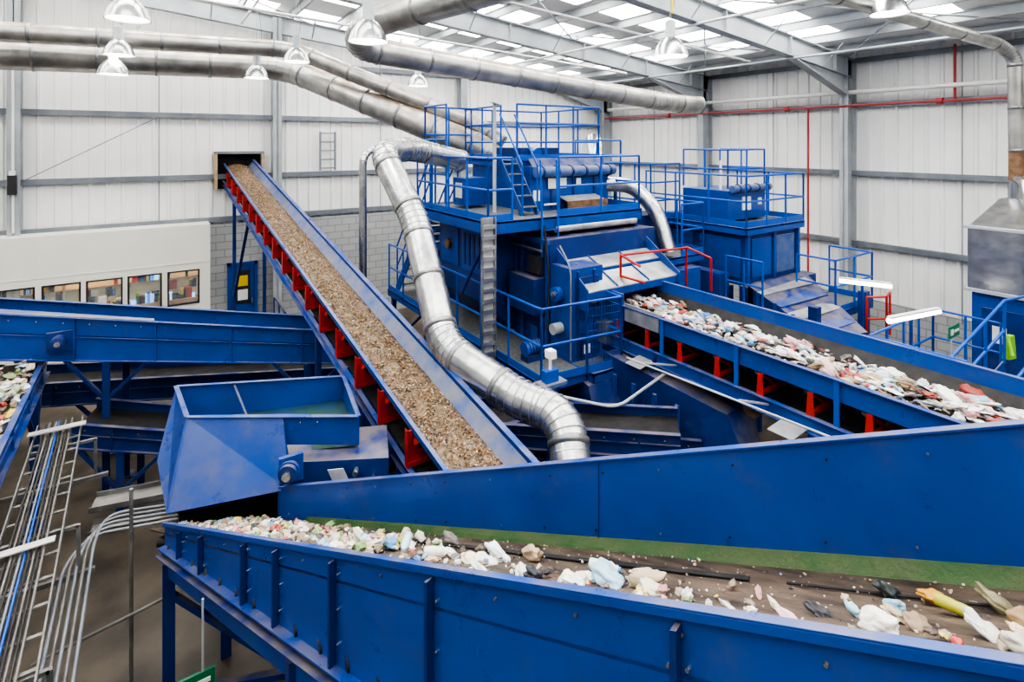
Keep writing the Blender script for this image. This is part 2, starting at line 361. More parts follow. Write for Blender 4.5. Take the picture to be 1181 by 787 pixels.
for k in range(-1,24):
    t=k*.052; p=Nt(t)-zz*(hN(t)*.9+.02); q=Ft(t)-zz*(hF(t)+.14); o.tube([p,q],.045,rubber,10)
for t in (.0,.42,.9):
    p=Nt(t)-zz*(hN(t)+.1); q=Ft(t)-zz*(hF(t)+.1)
    for P_ in (p,q): o.beam((P_.x,P_.y,0),P_,.1,.1,blue2); o.box(P_.x-.12,P_.y-.12,0,P_.x+.12,P_.y+.12,.015,blue2)
    o.beam(p-zz*.3,(q.x,q.y,p.z-1.2),.05,.05,blue2); o.beam((p.x,p.y,.5),(q.x,q.y,.5),.06,.06,blue2)
o.done(.003)
o=M('waste_on_trough_conveyor'); o.usecol=True
def bp(t,w):
    a=Nt(t)-zz*hB(t); b=Ft(t)-zz*hF(t); return lerp(a,b,w)
yawN=math.atan2(d.y,d.x)
DK=[(.30,.24,.17),(.2,.15,.1),(.12,.09,.07),(.4,.33,.24)]
for i in range(700):
    t=R()**1.4*.46-.05; w=U(.10,.8)-.15*max(0,t); w=max(.12,w)
    junk(o,bp(t,w)+zz*U(.0,.05),U(.014,.040)*(1+t),2,None,random.choice(PAL+DK))
for i in range(1200):
    t=U(.1,1.2); w=U(.15,.95)
    junk(o,bp(t,w)+zz*.003,U(.003,.009),1,None,random.choice(DK+DK+PAL))
for i in range(150):
    t=U(.2,1.2); w=random.gauss(.48,.13); w=max(.25,min(.9,w))
    junk(o,bp(t,w)+zz*U(.005,.025),U(.010,.028),3,None,random.choice(PAL+DK))
def cluster(t0,w0,n,st,sw,smin,smax,pal):
    for i in range(n):
        t=random.gauss(t0,st); w=max(.25,min(.88,random.gauss(w0,sw))); s_=U(smin,smax)
        junk(o,bp(t,w)+zz*s_*.35,s_,4,random.choice([.3,.5,.8]),random.choice(pal),yawN,1.35)
CW=[(.78,.78,.76)]*4+[(.72,.65,.52)]*3+[(.60,.46,.31),(.42,.31,.20),(.30,.22,.14),(.35,.6,.8),(.05,.05,.06),(.66,.58,.46)]
cluster(.36,.5,12,.04,.12,.028,.05,CW)
cluster(.55,.48,7,.04,.06,.028,.045,CW)
cluster(.71,.48,9,.035,.06,.028,.048,CW)
cluster(.86,.46,3,.03,.06,.022,.035,CW)
cluster(.99,.52,8,.04,.08,.028,.048,CW)
for t,w,s_,c in ((.45,.78,.060,(.24,.21,.19)),(.565,.62,.065,(.72,.78,.80)),(.60,.68,.065,(.58,.44,.29)),(.64,.45,.05,(.78,.78,.76)),(.72,.52,.065,(.45,.66,.80)),(.755,.54,.065,(.58,.46,.32)),(.66,.42,.05,(.04,.04,.05)),(.95,.74,.04,(.70,.36,.06)),(.985,.74,.048,(.27,.24,.14)),(.92,.76,.035,(.04,.05,.05)),(1.0,.62,.048,(.38,.25,.13)),(.93,.45,.055,(.78,.75,.68)),(1.0,.45,.055,(.74,.68,.60)),(.88,.42,.03,(.7,.46,.46)),(.70,.68,.022,(.6,.6,.5)),(.52,.7,.035,(.14,.11,.08)),(.3,.6,.045,(.78,.78,.76)),(.34,.45,.045,(.70,.65,.55))):
    junk(o,bp(t,w)+zz*s_*.5,s_,4,.8,c,yawN,1.25)
bottle(o,bp(.70,.62)+zz*.03,.03,.17,(.70,.77,.80),yawN+.3); bottle(o,bp(.965,.66)+zz*.025,.022,.14,(.45,.42,.05),yawN-.2,(.05,.05,.05)); bottle(o,bp(.50,.52)+zz*.03,.032,.17,(.76,.76,.74),yawN+.9,(.6,.1,.1)); bottle(o,bp(.42,.6)+zz*.03,.03,.17,(.5,.7,.8),yawN-.9)
o.done()

# ---------------------------------------------------------------- inclined conveyor
o=M('inclined_conveyor')
def iz(y): return 5.06-(17.4-y)*.2015
def ix(y): return 1.64+(17.4-y)*.0531
YA,YE=3.55,17.2
WI=.72
def P(dx,y,dz): return V((ix(y)+dx,y,iz(y)+dz))
o.slab(P(0,YA,0),P(0,YE,0),P(0,YE,-.075),P(0,YA,-.075),(-.012,0,0),blue)
o.slab(P(-.035,YA,0),P(-.035,YE,0),P(.012,YE,0),P(.012,YA,0),(0,0,.012),blue)
o.slab(P(WI,YA,.10),P(WI,YE,.10),P(WI,YE,-.14),P(WI,YA,-.14),(.012,0,0),blue)
o.slab(P(WI-.02,YA,.10),P(WI-.02,YE,.10),P(WI+.05,YE,.10),P(WI+.05,YA,.10),(0,0,.012),blue)
o.slab(P(WI-.13,YA,-.09),P(WI-.13,YE,-.09),P(WI-.01,YE,.05),P(WI-.01,YA,.05),(0,0,-.008),blueI)
for xx,sd in ((0,-1),(WI,1)):
    o.slab(P(xx,YA,-.49),P(xx,YE,-.49),P(xx,YE,-.62),P(xx,YA,-.62),(-.012,0,0),blue)
    for dz in (-.49,-.62): o.slab(P(xx,YA,dz),P(xx,YE,dz),P(xx+sd*.06,YE,dz),P(xx+sd*.06,YA,dz),(0,0,.01),blue)
    o.bolts(P(xx+sd*.013,YA,-.55),P(xx+sd*.013,YE,-.55),30,(sd,0,0),galv,.009)
o.slab(P(.01,YA,-.12),P(.01,YE,-.12),P(WI,YE,-.12),P(WI,YA,-.12),(0,0,-.012),rubber)
o.slab(P(.04,YA,-.50),P(.04,YE,-.50),P(WI,YE,-.50),P(WI,YA,-.50),(0,0,-.015),rubber)
o.slab(P(WI-.04,YA,-.14),P(WI-.04,YE,-.14),P(WI-.04,YE,-.48),P(WI-.04,YA,-.48),(.01,0,0),rubber)  # black sheet added as painted shade in the gap between the brackets
y=YA+.35
while y<YE-.2:
    # transom with raised wing brackets (facing down the belt) and troughing idlers
    o.poly([P(-.04,y,-.10),P(.02,y,-.10),P(.22,y,-.34),P(WI-.22,y,-.34),P(WI-.08,y,-.14),P(WI-.04,y,-.14),P(WI-.04,y,-.42),P(-.04,y,-.42)],(0,.025,0),red)
    o.slab(P(-.045,y-.02,-.49),P(-.045,y+.045,-.49),P(-.045,y+.045,-.08),P(-.045,y-.02,-.08),(-.01,0,0),red)
    o.beam(P(-.05,y+.01,-.45),P(WI-.05,y+.01,-.45),.07,.05,red)
    o.tube([P(.03,y-.07,-.16),P(.23,y-.07,-.31)],.05,rubber,12); o.tube([P(.24,y-.07,-.31),P(WI-.22,y-.07,-.31)],.05,rubber,12)
    o.tube([P(.025,y-.07,-.155),P(.04,y-.07,-.165)],.055,red,12)
    y+=.74
for yy in (15.7,8.6,5.4):
    for xx in (0,WI): q=P(xx,yy,-.62); o.beam((q.x,yy,0),q,.08,.08,blue2)
    q=P(0,yy,0); o.beam((q.x,yy,.8),(q.x+WI,yy,.8),.06,.06,blue2)
q=P(0,8.6,0); o.beam((q.x,8.6,.6),P(0,7.2,-.6),.06,.06,blue2); q=P(0,15.7,0); o.beam((q.x,15.7,1.6),P(0,13.9,-.6),.06,.06,blue2)
o.done(.003)
o=M('door_guard_rail'); o.rail([(1.4,14.6,0),(2.9,14.6,0)],1.1,.5,blue2,.02,False); o.rail([(2.9,14.6,0),(2.9,16.9,0)],1.1,.8,blue2,.02,False); o.done()
o=M('conveyor_wall_opening'); x0,x1,z0,z1=1.42,2.62,4.3,5.32
o.box(x0,YB-.12,z0,x1,YB-.09,z1,dark)  # dark plate paints the unlit depth of the opening; wall behind is uncut
tan=mat('chipboard_lining',(.42,.30,.18),(.5,.38,.25),5,.8)
for a in ((x0-.03,z0,x0+.04,z1),(x1-.04,z0,x1+.03,z1),(x0-.03,z1-.03,x1+.03,z1+.04)): o.box(a[0],YB-.4,a[1],a[2],YB-.09,a[3],steelD if a[1]!=z0 else tan)
o.done()
o=M('shredded_waste_on_belt'); o.usecol=True
nx,ny=8,320; vs=[]
for j in range(ny+1):
    y=lerp(YA,YE,j/ny)
    for i in range(nx+1):
        u=i/nx; vs.append(P(.02+(WI-.14)*u,y,-.10+.08*math.sin(math.pi*u)+.02*noise.noise(V((u*7,y*6,1)))))
base=[(.13,.085,.045),(.17,.11,.06),(.10,.065,.035),(.22,.15,.085)]
for j in range(ny):
    for i in range(nx):
        a=j*(nx+1)+i; o.add([vs[a],vs[a+1],vs[a+nx+2],vs[a+nx+1]],[(0,1,2,3)],junkM,False,random.choice(base))
GP=[(.30,.20,.11),(.36,.25,.15),(.22,.14,.07),(.16,.10,.05),(.42,.32,.21),(.30,.20,.11),(.58,.52,.42),(.33,.15,.07),(.16,.17,.17),(.10,.065,.04),(.40,.23,.11),(.08,.06,.05)]
for i in range(17000):
    y=YA+(YE-YA)*R()**1.5; u=U(.02,.98); s_=U(.006,.018)
    c=P(.02+(WI-.14)*u,y,-.095+.08*math.sin(math.pi*u)); a=V((U(-1,1),U(-1,1),U(-.6,.6))).normalized()*s_*1.3; b_=V((U(-1,1),U(-1,1),U(-.6,.6))).normalized()*s_; n_=a.cross(b_); n_=n_.normalized()*s_*.8 if n_.length>1e-9 else V((0,0,s_))
    o.add([c+a,c-a*.5+b_,c-a*.5-b_,c+n_],[(0,1,2),(0,1,3),(1,2,3),(2,0,3)],junkM,False,random.choice(GP))
o.done()

# ---------------------------------------------------------------- receiving hopper
o=M('feed_hopper')
A,B,C,D=V((.21,7.42,2.76)),V((.27,6.30,2.86)),V((1.78,5.60,2.74)),V((2.0,6.9,2.64))
Bl=V((.09,5.94,2.16)); Al=V((.02,6.72,2.30)); Mid=V((1.10,5.92,2.80)); Cl=V((1.10,5.62,2.20))
o.slab(B,Mid,Cl,Bl,(.02,.03,0),blue)
o.slab(Mid,C,C-zz*.30,Mid-zz*.30,(.02,.03,0),blue)
o.slab(A,B,Bl,Al,(.02,.01,0),blue)
o.slab(A,D,D-zz*.5,A-zz*.6,(0,.02,0),blue); o.slab(C,D,D-zz*.3,C-zz*.3,(.01,0,0),blue)
o.slab(A-zz*.42+V((.1,0,0)),D-zz*.30,C-zz*.30,B-zz*.50+V((.1,.05,0)),(0,0,-.01),greenin)
o.slab(lerp(A,D,.32)+V((0,-.02,-.02)),lerp(A,D,.32)+V((.02,-.02,-.02)),lerp(B,C,.4)+V((.02,.04,-.3)),lerp(B,C,.4)+V((0,.04,-.3)),(.01,0,0),blueI)
for a,b_ in ((A,B),(B,C),(A,D),(C,D)): o.beam(a,b_,.05,.012,blue)
o.beam(B,Bl,.015,.015,blue)
o.bolts(B-zz*.05-V((0,.01,0)),C-zz*.05-V((0,.01,0)),10,(-.3,-1,0),galv,.009)
o.box(.2,6.2,1.5,1.1,7.3,2.0,dark); o.box(.6,6.6,0,.7,6.7,1.5,blue2); o.box(.6,7.2,0,.7,7.3,1.5,blue2)  # near-black block paints the shade under the hopper; posts are real
o.hexa([(1.12,5.7,1.9),(2.0,5.3,1.9),(2.2,5.9,1.9),(1.2,6.3,1.9),(1.12,5.7,2.42),(2.0,5.3,2.38),(2.2,5.9,2.4),(1.2,6.3,2.42)],blue2)
q=V((1.10,5.56,2.44)); o.tube([q,q+V((-.05,-.1,0))],.085,blue2,18); o.tube([q+V((-.05,-.1,0)),q+V((-.07,-.14,0))],.04,galv,12); o.tube([q+V((-.02,-.04,0)),q+V((-.03,-.06,0))],.10,blue,18)
o.box(1.0,5.55,2.3,1.22,5.6,2.56,blue)
o.slab((1.40,5.38,2.42),(1.54,5.32,2.42),(1.60,5.26,2.26),(1.46,5.32,2.26),(0,-.01,0),plate)
o.tube([(1.7,5.42,2.3),(1.66,5.34,2.3)],.03,galv,10); o.tube([(1.85,5.35,2.2),(1.81,5.27,2.2)],.03,galv,10)
o.done(.004)
o=M('handrail_stub'); o.tube([(-.18,6.11,0),(-.18,6.11,2.4)],.016,galvK,8); o.tube([(-.9,6.3,1.0),(.1,6.0,1.35)],.014,galvK,8); o.done()

# ---------------------------------------------------------------- left conveyors
def trough(name,p,q,hp,hq,w,side,mb=blue,legs=(),wb=rubber,ribs=3):
    o=M(name); p=V(p);q=V(q); d=(q-p); s_=d.cross(zz).normalized()*side
    for k in (0,1):
        a,b_=p+s_*w*k,q+s_*w*k
        o.slab(a,b_,b_-zz*hq,a-zz*hp,s_*.012,mb)
        for (ta,tb) in ((0,0),(hp,hq)):
            o.slab(a-zz*ta-s_*.05,b_-zz*tb-s_*.05,b_-zz*tb+s_*.02,a-zz*ta+s_*.02,zz*.015,mb)
        o.slab(a-zz*hp*.45-s_*.03,b_-zz*hq*.45-s_*.03,b_-zz*hq*.45,a-zz*hp*.45,zz*.012,mb)
    for i in range(ribs):
        t=(i+.5)/ribs; a=lerp(p,q,t); h=lerp(hp,hq,t); dd=d.normalized()*.012
        o.slab(a-dd-s_*.03,a+dd-s_*.03,a+dd-s_*.03-zz*h,a-dd-s_*.03-zz*h,s_*.03,mb)
    o.bolts(p-zz*.08-s_*.001,q-zz*.08-s_*.001,int(d.length*3),-s_,galv,.012)
    o.slab(p-zz*hp*.4,q-zz*hq*.4,q-zz*hq*.4+s_*w,p-zz*hp*.4+s_*w,-zz*.02,wb)
    for t in legs:
        for k in (0,1):
            a=lerp(p,q,t)+s_*w*k; h=lerp(hp,hq,t); o.beam((a.x,a.y,0),a-zz*h,.1,.1,blue2)
            o.box(a.x-.12,a.y-.12,0,a.x+.12,a.y+.12,.02,blue2)
        a=lerp(p,q,t);h=lerp(hp,hq,t); dn=d.normalized()
        o.beam(a-zz*(h+.6),a+dn*.55-zz*h,.05,.05,blue2); o.beam(a-zz*(h+.6),a-dn*.55-zz*h,.05,.05,blue2)
    return o
o=trough('cross_conveyor',(-3.6,11.4,3.32),(2.6,9.42,2.36),.72,.55,.75,-1,blue,(.48,.93),rubber,6)
o.slab((-3.6,11.37,3.33),(.0,10.22,2.78),(.0,10.30,2.80),(-3.6,11.45,3.4),(0,0,.01),blueI)
o.tube([(-1.2,10.55,2.62),(-1.2,10.38,2.62)],.09,blue2,16); o.tube([(-1.2,10.4,2.62),(-1.2,10.34,2.62)],.04,galv,12); o.box(-1.35,10.55,2.45,-1.0,10.62,2.75,blue2)
o.done(.003)
o=trough('bale_feed_conveyor',(-1.45,6.2,2.15),(-1.45,11.4,2.25),.35,.35,1.1,-1,blue,(.2,.8),belt,5); o.done(.003)
o=M('waste_heap'); o.usecol=True
for i in range(620): junk(o,(U(-2.5,-1.5),U(7,11.2),2.10+U(0,.25)),U(.02,.085),2)
o.done()
trough('lower_conveyor',(-2.6,12.7,1.45),(4.0,10.9,.95),.4,.4,.9,-1,blue2,(.3,.7)).done()
trough('lower_conveyor',(-1.0,10.0,1.55),(1.9,9.1,.85),.35,.35,.8,-1,blue2,(.2,.8)).done()
trough('transfer_conveyor',(3.2,8.4,1.15),(6.2,4.7,1.55),.45,.45,.9,-1,blue2,(.25,.8)).done()
trough('transfer_conveyor',(3.4,6.6,1.8),(5.4,4.4,2.0),.3,.3,.7,-1,blue2,(.3,.7)).done()
o=M('conveyor_end_frame')
for y in (7.6,6.9): o.box(3.0,y,0,3.1,y+.08,2.2,blue2)
o.box(3.0,6.0,1.7,4.6,6.08,1.85,blue2); o.box(3.1,7.0,.9,4.5,7.1,1.6,blue2); o.box(3.2,6.2,0,4.5,6.9,1.2,blue2); o.box(2.9,9.0,0,4.4,9.1,1.6,blue2)
o.done(.003)

# ---------------------------------------------------------------- cable ladders
def ladder(o,pts,w,mt=galvK,step=.3):
    for a,b_ in zip(pts[:-1],pts[1:]):
        a=V(a);b_=V(b_);d=(b_-a);s_=d.cross(zz).normalized()*w/2
        for k in (-1,1): o.beam(a+s_*k,b_+s_*k,.012,.06,mt)
        n=int(d.length/step)
        for i in range(n):
            c=lerp(a,b_,(i+.5)/n); o.beam(c-s_-zz*.015,c+s_-zz*.015,.03,.012,mt)
def tray(o,a,b_,w,mt=galvK):
    a=V(a);b_=V(b_);s_=(b_-a).cross(zz).normalized()*w/2
    o.slab(a-s_,a+s_,b_+s_,b_-s_,(0,0,-.008),mt)
    for k in (-1,1): o.beam(a+s_*k+zz*.025,b_+s_*k+zz*.025,.008,.05,mt)
o=M('cable_ladder_tray')
ladder(o,[(-.95,8.5,2.2),(-.78,2.6,2.2)],.42)
cols=(rubber,galvK,rubber,steelD,blueR,rubber,galvK)
for k in range(9):
    pts=[(-1.08+k*.03+.012*noise.noise(V((k*3.3,j,0)))+j*.0229,8.5-j*.8,2.215+.006*(k%3)) for j in range(8)]; o.tube(pts,.010,cols[k%7],6)
tray(o,(-1.5,7.6,1.8),(-1.35,2.4,1.8),.28)
for k in range(5): o.tube([(-1.58+k*.035,7.6,1.82),(-1.44+k*.035,2.4,1.82)],.012,cols[(k+2)%7],6)
tray(o,(-.55,7.25,1.75),(2.2,6.8,1.65),.28); tray(o,(-.55,7.0,1.62),(.05,6.9,1.60),.2)
for k in range(5):
    o.tube(bend([(-.48-k*.05,3.4,1.8),(-.48-k*.05,6.5-k*.06,1.8),(-.40-k*.03,6.9-k*.07,1.8),(.3,6.75-k*.07,1.75),(1.6,6.5-k*.07,1.7)],.25),.014,galvK if k%2 else steelD,8)
for y in (7.9,6.2,4.6,3.2):
    o.beam((-1.65,y,1.74),(-.45,y-.03,1.74),.04,.04,galvK); o.beam((-1.65,y,0),(-1.65,y,1.75),.05,.05,galvK); o.beam((-.57,y,1.74),(-.57,y,2.17),.03,.03,galvK); o.beam((-1.15,y,2.16),(-.57,y,2.16),.03,.03,galvK)
o.box(-1.25,5.9,2.25,-.7,5.98,2.262,plate); o.box(-1.2,8.1,2.27,-.68,8.2,2.285,plate)
o.done()
o=M('emergency_exit_sign'); o.box(.10,4.62,1.53,.38,4.64,1.66,signg); o.box(.12,4.612,1.56,.19,4.62,1.63,white); o.box(.22,4.612,1.58,.35,4.62,1.61,white); o.beam((.3,4.63,1.66),(.3,4.63,2.2),.015,.015,steel); o.done()

# ---------------------------------------------------------------- main separator machine
o=M('waste_separator_machine')
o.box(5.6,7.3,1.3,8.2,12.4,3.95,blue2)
for y in [7.35+.72*k for k in range(8)]: o.box(5.55,y-.03,1.3,5.6,y+.03,3.95,blue)
for z in (1.35,2.6,3.9): o.box(5.54,7.3,z-.04,5.6,12.4,z+.04,blue)
for k in range(6):
    y=7.5+k*.72; o.box(5.57,y+.05,2.72,5.6,y+.5,3.7,random.choice([blue,blue2,blue])); o.box(5.56,y+.1,2.1,5.58,y+.3,2.4,random.choice([plate,blue,brown,blue]))
    o.tube([(5.58,y+.3,3.2),(5.5,y+.3,3.2)],.06,galvK if k%2 else blueR,12)
o.tube([(5.5,7.4,2.75),(5.5,12,2.75)],.02,white,8); o.tube([(5.5,7.4,3.75),(5.5,12,3.75)],.025,galvK,8)
o.box(4.95,8.3,3.1,5.6,10.2,4.1,blue2); o.box(4.93,8.4,3.2,4.95,9.2,4.02,blue); o.box(4.93,9.35,3.2,4.95,10.1,4.02,blue)
for k in range(4): o.box(4.915,8.5+k*.18,3.3,4.93,8.58+k*.18,3.9,blue2)
o.tube([(4.93,9.7,3.6),(4.86,9.7,3.6)],.1,brown,14)
o.hexa([(4.95,8.3,2.7),(5.6,8.3,2.1),(5.6,10.2,2.1),(4.95,10.2,2.7),(4.95,8.3,3.1),(5.6,8.3,3.1),(5.6,10.2,3.1),(4.95,10.2,3.1)],blue2)
for x in (4.85,5.5):
    o.beam((x,12.3,2.1),(x,10.45,4.3),.03,.2,blue); o.tube([(x,12.35,3.1),(x,10.45,5.3)],.021,blueR,8); o.tube([(x,12.35,2.6),(x,10.45,4.8)],.018,blueR,8)
    for k in range(4): q=lerp(V((x,12.3,2.1)),V((x,10.45,4.3)),k/3); o.tube([q,q+zz*1.02],.021,blueR,8)
for k in range(10): q=lerp(V((0,12.2,2.25)),V((0,10.5,4.2)),k/9); o.box(4.87,q.y-.12,q.z-.015,5.48,q.y+.1,q.z+.015,grate)
o.box(5.62,6.75,1.4,6.3,7.3,3.55,blue); o.box(6.3,6.9,1.5,8.2,7.3,3.1,blue2)
for x in (5.75,6.1): o.box(x-.02,6.72,1.4,x+.02,6.75,3.5,blue2)
o.box(5.7,6.73,2.7,6.2,6.75,3.4,blue2); o.box(5.8,6.71,1.7,6.15,6.73,2.5,blue2); o.box(5.85,6.70,2.15,5.98,6.71,2.3,white); o.box(6.02,6.70,2.95,6.12,6.73,3.1,yellow)
o.box(5.3,7.35,2.7,5.6,8.1,3.3,blue2)
o.tube([(5.6,7.05,3.1),(5.5,7.05,3.1)],.12,blueR,16); o.tube([(5.5,7.05,3.1),(5.46,7.05,3.1)],.05,galv,12)
o.tube([(5.6,7.0,2.55),(5.42,7.0,2.55)],.09,steel,16); o.tube([(5.3,7.2,2.25),(5.0,7.2,2.25)],.11,blueR,16); o.box(5.0,7.1,2.05,5.35,7.3,2.15,blue2)
for k in range(5): o.tube([(5.28-k*.05,7.2,2.25),(5.26-k*.05,7.2,2.25)],.125,blue2,16)
o.box(5.45,7.4,3.35,5.56,7.75,3.65,frameM)
o.tube(bend([(5.52,7.35,4.2),(5.52,7.2,3.3),(5.4,7.1,2.5)],.2),.018,rubber,8); o.tube(bend([(5.58,7.0,3.9),(5.58,6.72,3.6),(5.58,6.72,2.1)],.2),.016,steelD,8)
for (y0,z0,y1,z1,m_) in ((6.55,3.18,6.95,3.36,plate),(6.98,3.42,7.3,3.55,plate),(7.32,3.62,7.62,3.78,blue),(7.62,3.86,7.95,4.02,plate)):
    o.slab((5.75,y0,z0),(7.95,y0,z0),(7.95,y1,z1),(5.75,y1,z1),(0,0,.02),m_)
    o.box(5.75,y0,z0-.12,7.95,y0+.015,z0,blue)
    for x in (6.45,7.2): o.slab((x,y0,z0+.02),(x+.02,y0,z0+.02),(x+.02,y1,z1+.02),(x,y1,z1+.02),(0,0,.03),blue)
for x in (5.75,7.95): o.poly([(x,6.5,2.9),(x,8.1,2.9),(x,8.1,4.2),(x,7.6,4.0),(x,6.5,3.25)],(.02,0,0),blue)
o.slab((6.1,7.5,4.1),(7.9,7.5,4.1),(7.9,7.95,4.2),(6.1,7.95,4.2),(0,0,.02),blueI)
o.tube([(5.9,7.55,4.08),(7.9,7.55,4.08)],.07,plate,14)
def deck(x0,y0,x1,y1,z,h=.14):
    o.box(x0,y0,z-.03,x1,y1,z,grate)
    o.box(x0,y0,z-h,x1,y0+.02,z+.01,blue);o.box(x0,y1-.02,z-h,x1,y1,z+.01,blue);o.box(x0,y0,z-h,x0+.02,y1,z+.01,blue);o.box(x1-.02,y0,z-h,x1,y1,z+.01,blue)
deck(4.72,6.35,5.6,12.6,2.05); deck(5.6,6.2,6.25,6.75,2.05)
o.rail([(4.74,12.55,2.05),(4.74,6.38,2.05),(5.55,6.3,2.05),(6.2,6.22,2.05),(6.22,6.7,2.05)],1.1,.9)
for k in range(16): o.tube([(5.58+k*.04,6.29-k*.004,2.1),(5.58+k*.04,6.29-k*.004,3.1)],.004,blueR,4)
for k in range(8): o.beam((5.56,6.3,2.2+k*.12),(6.2,6.22,2.2+k*.12),.005,.005,blueR)
deck(4.5,7.5,8.05,10.4,4.3,.2)
for x in (4.6,5.5,6.4,7.3): o.beam((x,7.52,4.15),(x,10.3,4.15),.06,.12,blue2)
for x in (4.6,7.95): o.beam((x,7.6,3.5),(x,7.6,4.15),.08,.08,blue2)
o.beam((4.6,7.6,2.05),(4.6,7.6,4.15),.07,.07,blue2); o.beam((4.6,10.2,2.05),(4.6,10.2,4.15),.07,.07,blue2); o.beam((4.6,8.6,2.9),(4.6,7.65,4.1),.05,.05,blue2)
o.rail([(8.02,8.6,4.3),(8.02,7.55,4.3),(6.0,7.55,4.3)],1.05,.9)
o.rail([(5.0,7.55,4.3),(4.53,7.55,4.3),(4.53,10.38,4.3)],1.05,.8)
# intermediate step platform on the right end of the hood, with its own rail
o.box(7.95,8.7,4.6,8.7,10.3,4.66,grate); o.rail([(7.98,8.72,4.66),(8.68,8.72,4.66),(8.68,10.28,4.66)],1.0,.7)
for y in (8.8,10.2): o.beam((8.6,y,4.1),(8.6,y,4.6),.06,.06,blue2)
# short stair between the two decks
for x in (5.45,5.78):
    o.beam((x,7.9,4.32),(x,8.65,5.28),.02,.12,blue); o.tube([(x,7.9,5.2),(x,8.65,6.15)],.018,blueR,8); o.tube([(x,7.9,4.3),(x,7.9,5.2)],.018,blueR,8)
for k in range(5): q=lerp(V((0,7.95,4.45)),V((0,8.6,5.2)),k/4); o.box(5.46,q.y-.07,q.z-.01,5.77,q.y+.07,q.z+.01,grate)
o.box(5.9,8.3,4.3,7.9,10.5,5.15,blue)
for x in (6.4,6.95,7.5): o.box(x-.02,8.27,4.35,x+.02,8.3,5.1,blue2)
o.slab((6.0,8.26,5.02),(7.85,8.26,5.02),(7.85,8.5,5.3),(6.0,8.5,5.3),(0,.02,0),blue2)
o.tube([(5.95,8.2,5.05),(7.95,8.2,5.05)],.1,blueI,16)
for x in (6.1,6.45,6.8,7.15,7.5,7.8): o.tube([(x-.02,8.2,5.05),(x+.02,8.2,5.05)],.125,blue2,16)
o.box(6.3,8.255,4.72,6.75,8.27,4.92,white); o.box(5.95,8.25,4.5,6.1,8.28,4.7,white); o.box(7.0,8.255,4.78,7.12,8.27,4.9,white); o.box(6.2,8.255,4.4,6.5,8.27,4.44,white)
o.slab((6.55,7.9,4.45),(7.5,7.9,4.45),(7.5,8.26,4.55),(6.55,8.26,4.55),(0,0,.02),plate)
o.box(6.5,7.88,4.32,7.5,7.93,4.5,brown)
o.box(5.1,9.4,4.35,5.6,9.9,4.9,blue); o.box(5.08,9.5,4.5,5.1,9.75,4.8,white)
o.tube([(5.3,8.6,4.3),(5.3,8.6,6.5)],.035,steel,10)
o.hexa([(5.18,8.45,6.35),(5.42,8.5,6.3),(5.42,8.62,6.3),(5.18,8.6,6.35),(5.22,8.42,6.6),(5.42,8.45,6.55),(5.42,8.58,6.55),(5.22,8.57,6.6)],white)
deck(5.8,8.6,7.95,10.7,5.25,.12)
o.rail([(5.82,8.62,5.25),(7.93,8.62,5.25),(7.93,10.68,5.25),(5.82,10.68,5.25),(5.82,9.2,5.25)],1.1,.7,mid=3)
o.rail([(4.7,10.38,5.2),(5.8,10.38,5.2)],1.15,.55,mid=2,kick=False); o.rail([(4.7,9.4,4.3),(4.7,10.38,4.3)],2.05,.5,mid=3,kick=False)
o.box(6.3,9.2,5.27,7.3,10.2,5.5,blue2); o.tube([(6.6,9.15,5.4),(6.6,9.0,5.4)],.1,blueR,14)
for x in (5.55,5.9): o.tube([(x,7.45,2.05),(x,7.45,4.3),(x,7.5,5.3)],.02,blueR,8)
for k in range(8): o.tube([(5.55,7.45,2.2+k*.27),(5.9,7.45,2.2+k*.27)],.013,blueR,6)
for x in (4.36,4.6): o.box(x-.01,7.42,1.9,x+.01,7.48,4.4,galv)
for k in range(14): o.box(4.36,7.43,2.0+k*.17,4.6,7.46,2.07+k*.17,galv)
o.box(4.38,7.465,1.9,4.58,7.475,4.4,plate)
for x in (5.7,8.1):
    for y in (7.0,9.6,12.2): o.box(x-.09,y-.09,0,x+.09,y+.09,1.4,blue2)
for y in (6.5,8.5,10.5,12.4): o.box(4.75,y-.05,0,4.85,y+.05,1.95,blue2)
for y in (7.5,9.5,11.5): o.beam((4.8,y,1.4),(5.5,y,1.9),.05,.05,blue2)
o.hexa([(5.4,5.6,.4),(7.6,5.3,.4),(8,7.2,.4),(5.7,7.2,.4),(5.5,6.2,1.9),(8.1,6.2,1.9),(8.1,7.2,2.0),(5.6,7.2,2.0)],blue2)
o.hexa([(6.3,3.9,1.2),(6.5,3.9,1.2),(7.4,6.4,.9),(6.0,6.4,.9),(6.32,4.4,2.0),(6.9,4.4,2.0),(7.5,6.4,2.25),(6.0,6.4,2.25)],blue2)
for k in range(4): o.box(5.95,4.9+k*.4,1.2,6.0,4.96+k*.4,2.0,blue)
o.tube(bend([(4.7,6.0,2.05),(5.3,5.4,1.95),(6.3,5.4,2.2)],.2),.022,steel,10)
o.box(3.95,5.3,2.55,4.35,5.5,2.6,blueI); o.box(4.05,5.35,2.6,4.25,5.45,2.75,blueR); o.tube([(4.15,5.4,2.75),(4.15,5.4,2.95)],.02,white,8); o.box(4.1,5.33,2.9,4.2,5.45,3.0,white); o.beam((4.15,5.4,0),(4.15,5.4,2.55),.06,.06,blue2)
for a_ in (-1,1): o.beam((4.15,5.4,2.3),(4.15+a_*.18,5.4,2.55),.03,.03,blue2)
o.tube(bend([(7.9,8.4,4.75),(8.45,8.1,4.7),(8.6,7.6,4.2),(8.6,7.3,3.4)],.3),.16,galv,18)
o.box(8.2,7.8,2.2,8.9,9.6,4.1,blue2); deck(8.05,7.2,9.6,8.6,3.3); o.rail([(8.9,7.22,3.3),(9.58,7.22,3.3),(9.58,8.58,3.3)],1.05,.7)
